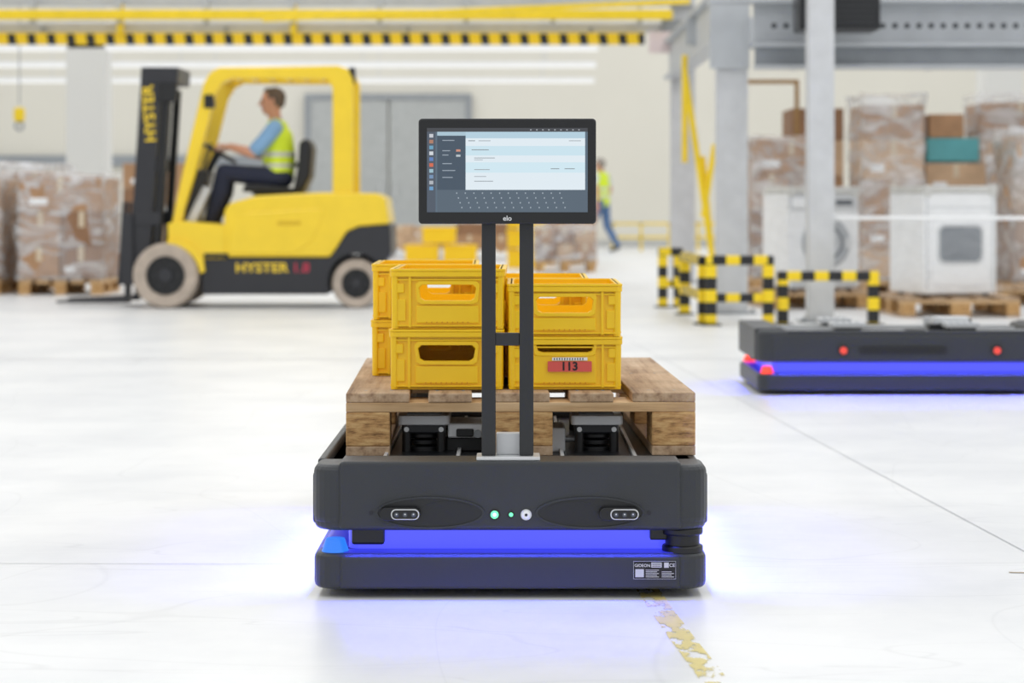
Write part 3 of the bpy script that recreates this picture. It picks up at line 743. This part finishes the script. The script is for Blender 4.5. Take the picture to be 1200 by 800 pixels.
human('forklift_driver', pr, {'skin': M_['skin'], 'hair': M_['hair'], 'eye': M_['eye'], 'lip': M_['lip'], 'vest': M_['vest'], 'reflect': M_['reflect'], 'shirt': M_['shirt'], 'trouser': M_['navy'], 'shoe': M_['shoe']},
      bands([(1.13, 1.165), (1.22, 1.255)]), loc=(FX, 18.4, 0))

pr = []
pr.append(('trouser', [((0, -.07, .86), (.11, .10, .09)), ((0, .07, .86), (.11, .10, .09))]))
pr.append(('vest', [((0, 0, .86), (.125, .17, .09)), ((-.005, 0, 1.02), (.12, .155, .09)), ((-.015, 0, 1.2), (.13, .175, .11))]))
pr.append(('vest', [((-.015, 0, 1.22), (.125, .17, .09)), ((-.015, 0, 1.36), (.06, .10, .03))]))
pr.append(('shirt', [((-.01, -.17, 1.30), .06), ((-.01, .17, 1.30), .06)]))
pr.append(('vest', [((-.01, -.12, 1.312), (.08, .05, .06)), ((-.01, .12, 1.312), (.08, .05, .06))]))
pr.append(('skin', [((-.015, 0, 1.34), .054), ((-.03, 0, 1.43), .05)]))
head((-.045, 0, 1.505), pr)
for s in (-1, 1):
    el = (.03-s*.02, s*.24, 1.05); wr = (-.02-s*.08, s*.24, .83)
    pr.append(('shirt', [((-.01, s*.185, 1.30), .06), ((.01, s*.22, 1.17), .05)]))
    pr.append(('skin', [((.01, s*.22, 1.18), .042), (el, .038)]))
    pr.append(('skin', [(el, .038), (wr, .025)]))
    hand(wr, (-.15, 0, -1), (-.2, -s, 0), (-1, 0, 0), .45, pr)
    if s < 0: kn = (-.14, -.09, .47); an = (-.20, -.09, .10)
    else: kn = (.05, .09, .45); an = (.26, .09, .12)
    pr.append(('trouser', [((0, s*.09, .84), .092), (kn, .068)]))
    pr.append(('trouser', [(kn, .068), ((kn[0]*.6+an[0]*.4, s*.09, kn[2]*.6+an[2]*.4), .066), (an, .052)]))
    if s < 0: pr.append(('shoe', [((an[0]+.02, an[1], .04), (.04, .038, .04)), ((an[0]-.15, an[1], .03), (.045, .042, .03))]))
    else: pr.append(('shoe', [((an[0]+.02, an[1], .075), (.035, .036, .035)), ((an[0]-.12, an[1], .028), (.045, .042, .028))]))
human('warehouse_worker', pr, {'skin': M_['skin'], 'hair': M_['hairg'], 'eye': M_['eye'], 'lip': M_['lip'], 'vest': M_['vest'], 'reflect': M_['reflect'], 'shirt': M_['reflect'], 'trouser': M_['jeans'], 'shoe': M_['shoe']},
      bands([(.94, .99), (1.06, 1.11)]), voxel=.006, loc=(1.56, 40, 0), rz=R(-35))

# ------------------------------------------------------------------ box stacks
def filmwrap(parent, x, y, z, m=None, amp=.03):
    bm = bmesh.new(); bmesh.ops.create_cube(bm, size=1)
    bmesh.ops.subdivide_edges(bm, edges=bm.edges[:], cuts=9, use_grid_fill=True)
    for v in bm.verts:
        p = Vector((x[0]+(v.co.x+.5)*(x[1]-x[0]), y[0]+(v.co.y+.5)*(y[1]-y[0]), z[0]+(v.co.z+.5)*(z[1]-z[0])))
        n = noise.noise(p*5)*amp
        v.co = p+Vector((v.co.x, v.co.y, v.co.z if v.co.z > 0 else 0))*(2*n+.02)
    me = bpy.data.meshes.new('film'); bm.to_mesh(me); bm.free(); me.materials.append(m or M_['film'])
    for p in me.polygons: p.use_smooth = True
    o = bpy.data.objects.new('stretch_film', me); COL.objects.link(o); o.parent = parent

def boxstack(name, x0, x1, yc, depth, ztop, nx, nz, seed, wrap=True, cols=None, rz=0, film=None):
    rnd = random.Random(seed); W = x1-x0
    g = group(name, ((x0+x1)/2, yc, 0), rz)
    for a in (-W/2, -.05, W/2-.1):
        box(g, 'pallet_runner', (a, a+.1), (-depth/2, depth/2), (0, .022), M_['woodx'])
        for b in (-depth/2, -.07, depth/2-.14): box(g, 'pallet_block', (a, a+.1), (b, b+.14), (.022, .1), M_['block'])
    for k in range(5):
        a = -W/2+k*(W-.12)/4; box(g, 'pallet_board', (a, a+.12), (-depth/2, depth/2), (.1, .14), M_['woodx'])
    zb = .14
    rows = sorted(rnd.uniform(.85, 1.15) for _ in range(nz)); t = sum(rows); z = zb
    cols = cols or [M_['card'], M_['card2'], M_['card3'], M_['card']]
    for r in range(nz):
        h = (ztop-zb)*rows[r]/t; x = -W/2; n = nx if r < nz-1 else max(1, nx-rnd.choice((0, 1)))
        ws = [rnd.uniform(.8, 1.2) for _ in range(n)]; tw = sum(ws)
        for k in range(n):
            w = W*ws[k]/tw; hh = h*(1 if r < nz-1 else rnd.uniform(.75, 1))
            dj = rnd.uniform(0, .03)
            m = rnd.choice(cols)
            box(g, 'carton', (x+.006, x+w-.006), (-depth/2+dj, depth/2-dj), (z+.001, z+hh-.002), m, .006)
            box(g, 'carton_tape', (x+w/2-.025, x+w/2+.025), (-depth/2+dj-.003, depth/2-dj), (z+hh*.55, z+hh), M_['tape'])
            if rnd.random() < .5: box(g, 'carton_label', (x+w*.12, x+w*.35), (-depth/2+dj-.003, -depth/2+dj), (z+hh*.2, z+hh*.4), M_['white'])
            x += w
        z += h
    if wrap: filmwrap(g, (-W/2, W/2), (-depth/2, depth/2), (zb, ztop), film, .045 if film else .03)
    return g
SN = 'wrapped_box_stack'
boxstack(SN, -4.52, -3.76, 21.6, 1.0, 1.10, 2, 3, 3, film=M_['film'])
boxstack(SN, -5.60, -4.70, 21.6, 1.0, 1.12, 2, 3, 8, film=M_['film'])
boxstack(SN, -6.7, -5.8, 21.6, 1.0, 1.05, 2, 3, 12, film=M_['film'])
boxstack(SN, -5.35, -4.5, 23.2, 1.0, 1.22, 2, 3, 18, film=M_['film3'])
boxstack(SN, -4.4, -3.6, 26.5, 1.0, 1.35, 2, 4, 15, False)
boxstack(SN, 2.28, 3.00, 22.2, .9, 1.47, 2, 4, 21, True)
boxstack(SN, 3.18, 3.74, 21.3, .9, 1.82, 1, 5, 22)
boxstack(SN, 2.86, 3.40, 24.0, .9, 1.85, 1, 5, 23, False)
boxstack(SN, 3.80, 4.36, 21.6, .9, 1.22, 1, 4, 24, False)
boxstack(SN, 4.46, 5.1, 20.8, .9, 1.50, 2, 4, 25, True, [M_['card3'], M_['card']], film=M_['film3'])
boxstack(SN, 3.80, 4.62, 24, .9, 1.72, 2, 4, 27)
boxstack(SN, 4.8, 5.6, 24, .9, 1.95, 2, 5, 28)
boxstack(SN, 5.3, 6.1, 22, .9, 1.5, 2, 4, 26)
box(None, 'teal_carton', (3.82, 4.30), (21.2, 22.0), (1.223, 1.44), M_['teal'], .01)
box(None, 'carton', (3.84, 4.16), (21.2, 22.0), (1.442, 1.66), M_['card'], .01)
boxstack('box_stack', -1.95, -.95, 36, .8, .5, 3, 2, 31, False, [M_['card3'], M_['card']])
boxstack('box_stack', -.85, .1, 35, .8, .6, 2, 2, 32, False)
boxstack('box_stack', .28, 1.02, 28.5, .8, .56, 3, 2, 33, True)
boxstack('box_stack', .45, 1.15, 31.5, .8, .75, 2, 3, 34, False)
for i, (x, y, z) in enumerate([(-1.3, 33.4, 0), (-.75, 33.4, 0), (-1.05, 33.4, .26), (.18, 30, 0), (.18, 30, .26), (.18, 30, .52)]):
    gg = group('storage_bin', (x, y, z))
    box(gg, 'front', (-.24, .24), (-.2, -.18), (.0, .24), M_['yellow'], .01); box(gg, 'back', (-.24, .24), (.18, .2), (.0, .24), M_['yellow'], .01)
    box(gg, 'side_a', (-.24, -.22), (-.18, .18), (0, .24), M_['yellow'], .005); box(gg, 'side_b', (.22, .24), (-.18, .18), (0, .24), M_['yellow'], .005)
    box(gg, 'bottom', (-.22, .22), (-.18, .18), (0, .02), M_['yellow']); box(gg, 'rim', (-.26, .26), (-.215, -.2), (.2, .23), M_['yellow'], .004)

# ------------------------------------------------------------------ washing machines
foam = mat('foam_cap', (206, 205, 200), .6)
def washer(loc, rz, kind):
    g = group('washing_machine', loc, rz); w = .30; H = .77
    box(g, 'cabinet', (-w, w), (-.29, .29), (.02, H), M_['white'], .012, 3)
    for x in (-.24, .24):
        for y in (-.22, .22): cyl(g, 'foot', (x, y, 0), (x, y, .02), .025, M_['black'])
    box(g, 'top_panel', (-w-.004, w+.004), (-.30, .295), (H, H+.055), foam, .012)
    for x in (-w+.03, w-.03): box(g, 'packing_strip', (x-.03, x+.03), (-.305, -.285), (H-.02, H+.06), foam, .006)
    F = -.29
    if kind == 0:
        box(g, 'control_panel', (-w+.01, w-.01), (F-.012, F), (H-.13, H-.01), M_['offwhite'], .006)
        box(g, 'detergent_drawer', (-w+.03, -w+.2), (F-.018, F-.01), (H-.11, H-.03), M_['white'], .006)
        cyl(g, 'dial', (.04, F-.035, H-.07), (.04, F-.01, H-.07), .03, M_['silver'], bevel=.004)
        box(g, 'display', (.10, .24), (F-.014, F-.01), (H-.09, H-.05), M_['glass'])
        revolve(g, 'door_ring', [(.130, -.02), (.18, -.035), (.205, -.01), (.205, .0), (.130, .0)], (.02, F, .38), M_['ring'])
        revolve(g, 'door_trim', [(.118, -.026), (.134, -.026), (.134, -.0), (.118, -.0)], (.02, F, .38), M_['glass'])
        cyl(g, 'door_glass', (.02, F-.022, .38), (.02, F-.005, .38), .122, mat('washer_glass', (196, 199, 202), .15))
        box(g, 'door_handle', (.17, .21), (F-.045, F-.02), (.34, .42), M_['silver'], .008)
        box(g, 'kick_plate', (-w+.02, w-.02), (F-.006, F), (.03, .10), M_['offwhite'], .004)
    else:
        prism(g, 'rear_cover', rrect(-.23, .23, .08, .64, .04), 'y', F-.006, F, M_['white'], .003)
        prism(g, 'rear_frame', rrect(-.190, .190, .24, .54, .06), 'y', F-.014, F-.004, M_['offwhite'], .004, holes=[rrect(-.170, .170, .26, .52, .05)])
        prism(g, 'rear_window', rrect(-.175, .175, .255, .525, .05), 'y', F-.008, F, mat('grey_opening', (132, 137, 143), .5))
        for z in (.14, .18, .66): box(g, 'press_line', (-.27, .27), (F-.003, F), (z, z+.008), M_['offwhite'])
        for x in (-.27, .27): box(g, 'edge_strip', (x-.006, x+.006), (F-.004, F), (.05, H-.03), M_['offwhite'])
    filmwrap(g, (-w-.008, w+.008), (-.345, .305), (0, H+.05), M_['film2'], .010)
    return g
pallet('wooden_pallet', (2.40, 18.72, 0), R(8), .78, .9)
washer((2.41, 18.62, .1448), R(14), 0)
pallet('wooden_pallet', (3.28, 17.45, 0), R(3), .88, 1.0)
washer((3.26, 17.45, .1448), R(16), 1)
pallet('wooden_pallet', (4.35, 19.3, 0), R(0), .8, .9)

# ------------------------------------------------------------------ steel gantry / mezzanine
g = group('steel_gantry')
def column_(x, y, w, top, m):
    box(g, 'column', (x-w/2, x-w/2+.012), (y-.09, y+.09), (.012, top), m)
    box(g, 'column', (x+w/2-.012, x+w/2), (y-.09, y+.09), (.012, top), m)
    box(g, 'column_web', (x-w/2, x+w/2), (y-.092, y-.078), (.012, top), m, .003)
    box(g, 'column_foot', (x-w/2-.06, x+w/2+.06), (y-.15, y+.15), (0, .012), M_['steeld'])
    for sx in (-1, 1): cyl(g, 'anchor_bolt', (x+sx*(w/2+.035), y-.1, .012), (x+sx*(w/2+.035), y-.1, .04), .012, M_['steeld'], n=8)
column_(1.675, 17.6, .235, 3.4, M_['post'])
column_(2.178, 16.3, .18, 3.4, M_['post'])
column_(1.79, 24.2, .25, 3.4, M_['post'])
column_(6.8, 17.2, .25, 3.4, M_['post'])
column_(-8.2, 24.2, .25, 3.4, M_['post'])
box(g, 'beam_web', (1.80, 7.6), (17.15, 17.19), (2.02, 2.32), M_['steel'])
box(g, 'beam_lower_flange', (1.80, 7.6), (16.98, 17.2), (1.995, 2.02), M_['steel'], .004)
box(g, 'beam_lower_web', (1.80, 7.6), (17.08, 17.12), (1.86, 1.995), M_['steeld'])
box(g, 'beam_bottom_flange', (1.80, 7.6), (16.98, 17.2), (1.835, 1.86), M_['steel'], .004)
box(g, 'beam_top_flange', (1.45, 7.6), (16.98, 17.2), (2.32, 2.35), M_['steel'], .004)
for k in range(60):
    cyl(g, 'beam_hole', (1.95+k*.09, 17.144, 2.16), (1.95+k*.09, 17.152, 2.16), .02, M_['hole'], n=14)
box(g, 'side_beam', (1.64, 1.70), (17.75, 24.1), (2.16, 2.50), M_['steel'])
box(g, 'side_beam_flange', (1.58, 1.76), (17.75, 24.1), (2.13, 2.16), M_['steel'])
box(g, 'side_beam_flange', (1.58, 1.76), (17.75, 24.1), (2.50, 2.53), M_['steel'])
for k in range(3):
    cyl(g, 'knee_brace', (1.70, 18+k*2.1, 2.15), (1.70, 19+k*2.1, 2.5), .02, M_['steeld'], n=8)
box(g, 'beam_end_plate', (1.50, 1.80), (17.45, 17.5), (1.86, 2.4), M_['steel'], .004)
box(g, 'cross_beam', (1.56, 7.6), (20.6, 20.66), (2.25, 2.5), M_['steel'])
box(g, 'cross_beam', (1.56, 7.6), (24.0, 24.1), (2.45, 2.75), M_['steeld'])
for x in (2.9, 4.3, 5.7): box(g, 'joist', (x, x+.05), (17.2, 24.0), (2.22, 2.44), M_['steel'])
box(g, 'top_grey_beam', (-9, 1.9), (24.0, 24.12), (2.90, 3.2), M_['steel'])
box(g, 'mid_grey_beam', (-9, 1.9), (24.05, 24.1), (2.62, 2.72), M_['post'])
box(g, 'yellow_beam', (-9, 1.66), (23.8, 23.9), (2.74, 2.84), M_['yellowpaint'], .01)
o = box(g, 'yellow_rail', (-.0, 4.2), (-.025, .025), (-.025, .025), M_['yellowpaint'], .01); o.location = (-.35, 22.6, 2.73); o.rotation_euler = (0, R(-2.4), 0)
for k in range(12): box(g, 'beam_bracket', (-8.6+k*.9, -8.55+k*.9), (23.86, 24.0), (2.70, 2.95), M_['steel'])
for x in (-4.1, -2.3): box(g, 'drop_bracket', (x, x+.06), (23.9, 24.0), (2.6, 2.9), M_['yellowpaint'])
hz_ = group('hazard_beam', (-3.8, 24, 2.55))
box(hz_, 'beam', (-5.2, 5.18), (-.04, .04), (-.058, .058), M_['haz'])
box(hz_, 'beam_edge', (-5.2, 5.18), (-.045, .045), (.050, .062), M_['yellowpaint'])
for k in range(6): box(hz_, 'hanger', (-4.9+k*1.9, -4.86+k*1.9), (-.02, .02), (.062, .12), M_['steeld'])
box(g, 'notice_plate', (1.42, 1.72), (23.92, 23.95), (2.40, 2.62), mat('notice_plate', (226, 210, 210), .5))
for p0, p1 in (((1.50, 20, 1.98), (1.74, 20, .36)), ((1.76, 20, 1.35), (1.66, 20, .72)), ((1.53, 20.4, 2.15), (1.53, 20.4, 1.2)), ((1.66, 20.1, 1.25), (1.78, 20.1, .0))):
    cyl(g, 'yellow_brace', p0, p1, .026, M_['yellowpaint'])
dv = group('ceiling_speaker', (2.33, 16.55, 0))
box(dv, 'cabinet', (-.29, .29), (-.18, .18), (2.07, 2.40), M_['robot_dark'], .02)
box(dv, 'grille', (-.24, .24), (-.19, -.18), (2.11, 2.36), M_['black'])
for k in range(6): box(dv, 'grille_bar', (-.24, .24), (-.196, -.188), (2.12+k*.04, 2.132+k*.04), M_['robot'])
box(dv, 'bracket', (-.03, .03), (.18, .44), (2.2, 2.26), M_['steeld'])
bf = group('brown_door_frame')
bm_ = mat('brown_frame', (160, 124, 74), .6)
box(bf, 'top', (2.2, 2.86), (22.95, 23.0), (2.03, 2.07), bm_); box(bf, 'leg', (2.82, 2.86), (22.95, 23.0), (0, 2.03), bm_); box(bf, 'leg_2', (2.2, 2.24), (22.95, 23.0), (0, 2.03), bm_)

# ------------------------------------------------------------------ safety barriers
def barrier(loc, L, H, rz=0, mid=.19, post_w=.075):
    g = group('safety_barrier', loc, rz)
    for x in (0, L-post_w):
        box(g, 'post', (x, x+post_w), (-.04, .04), (.01, H), M_['hazv'], .01)
        box(g, 'foot', (x-.03, x+post_w+.03), (-.07, .07), (0, .01), M_['black'])
    box(g, 'top_rail', (post_w*.0, L), (-.042, .038), (H-.065, H+.001), M_['hazh'], .012)
    if mid: box(g, 'mid_rail', (post_w, L-post_w), (-.03, .03), (mid-.03, mid+.03), M_['hazh'], .01)
barrier((1.33, 15.85, 0), .47, .48)
barrier((1.33, 15.95, 0), 1.5, .47, R(91))
barrier((1.18, 18.6, 0), .20, .48)
barrier((1.83, 15.9, 0), .70, .37, 0, .0)
fr = group('yellow_railing', (1.75, 40.5, 0))
for k in range(6): box(fr, 'post', (k*.5, k*.5+.04), (0, .04), (0, .5), M_['yellowpaint'])
for z in (.22, .46): box(fr, 'rail', (0, 2.6), (0, .04), (z, z+.04), M_['yellowpaint'])
bt = group('belt_barrier')
cyl(bt, 'belt', (2.29, 16.28, .735), (5.2, 16.1, .735), .014, M_['white'])
cyl(bt, 'clip', (2.272, 16.28, .735), (2.29, 16.28, .735), .03, M_['silver'])
cyl(bt, 'end_post', (5.2, 16.1, 0), (5.2, 16.1, .85), .03, M_['silver'])

# ------------------------------------------------------------------ hanging light rows
LM = emis('fluorescent_tube', (252, 253, 252), 1.0)
for i, (y, z) in enumerate(((27.5, 2.92), (30, 2.86), (34, 2.88), (38, 2.86))):
    g = group('light_fixture_row')
    box(g, 'housing', (-14, 1.0+i*.12), (y, y+.16), (z, z+.05), M_['white'])
    box(g, 'tubes', (-14, 1.0+i*.12), (y+.03, y+.13), (z-.03, z), LM)
    for k in range(6): cyl(g, 'hanger', (-13+k*2.7, y+.08, z+.05), (-13+k*2.7, y+.08, 6.8), .008, M_['offwhite'], n=6)
hg = group('crane_hook')
cyl(hg, 'rope', (-5.56, 26, 1.95), (-5.56, 26, 5), .008, M_['steeld'], n=6)
box(hg, 'block', (-5.62, -5.50), (25.95, 26.05), (1.76, 1.92), M_['yellowpaint'], .03)
revolve(hg, 'hook', [(.045+.014*math.cos(k), .014*math.sin(k)) for k in [2*math.pi*q/8 for q in range(8)]], (-5.56, 26, 1.71), M_['steeld'])

# ------------------------------------------------------------------ light
w = bpy.data.worlds.new('world'); scene.world = w; w.use_nodes = True
w.node_tree.nodes['Background'].inputs['Color'].default_value = (.95, .97, 1, 1)
w.node_tree.nodes['Background'].inputs['Strength'].default_value = .76
for i, x in enumerate((-9, -3, 3, 9)):
    li = bpy.data.lights.new('hall_light', 'AREA'); li.shape = 'RECTANGLE'; li.size = 1.2; li.size_y = 46; li.energy = 470; li.color = (1, .985, .955)
    o = bpy.data.objects.new('hall_light', li); COL.objects.link(o); o.location = (x, 20, 6.8)

# ------------------------------------------------------------------ camera
cam = bpy.data.cameras.new('camera'); co = bpy.data.objects.new('camera', cam); COL.objects.link(co)
co.location = (0, 0, .84); co.rotation_euler = (R(90), 0, 0)
cam.sensor_width = 36; cam.lens = 81; cam.shift_y = -(400-238)/1200
cam.dof.use_dof = True; cam.dof.focus_distance = 5.0; cam.dof.aperture_fstop = 4.3
cam.clip_end = 200
scene.camera = co
scene.view_settings.view_transform = 'Standard'
scene.view_settings.look = 'None'
scene.view_settings.exposure = 0.0
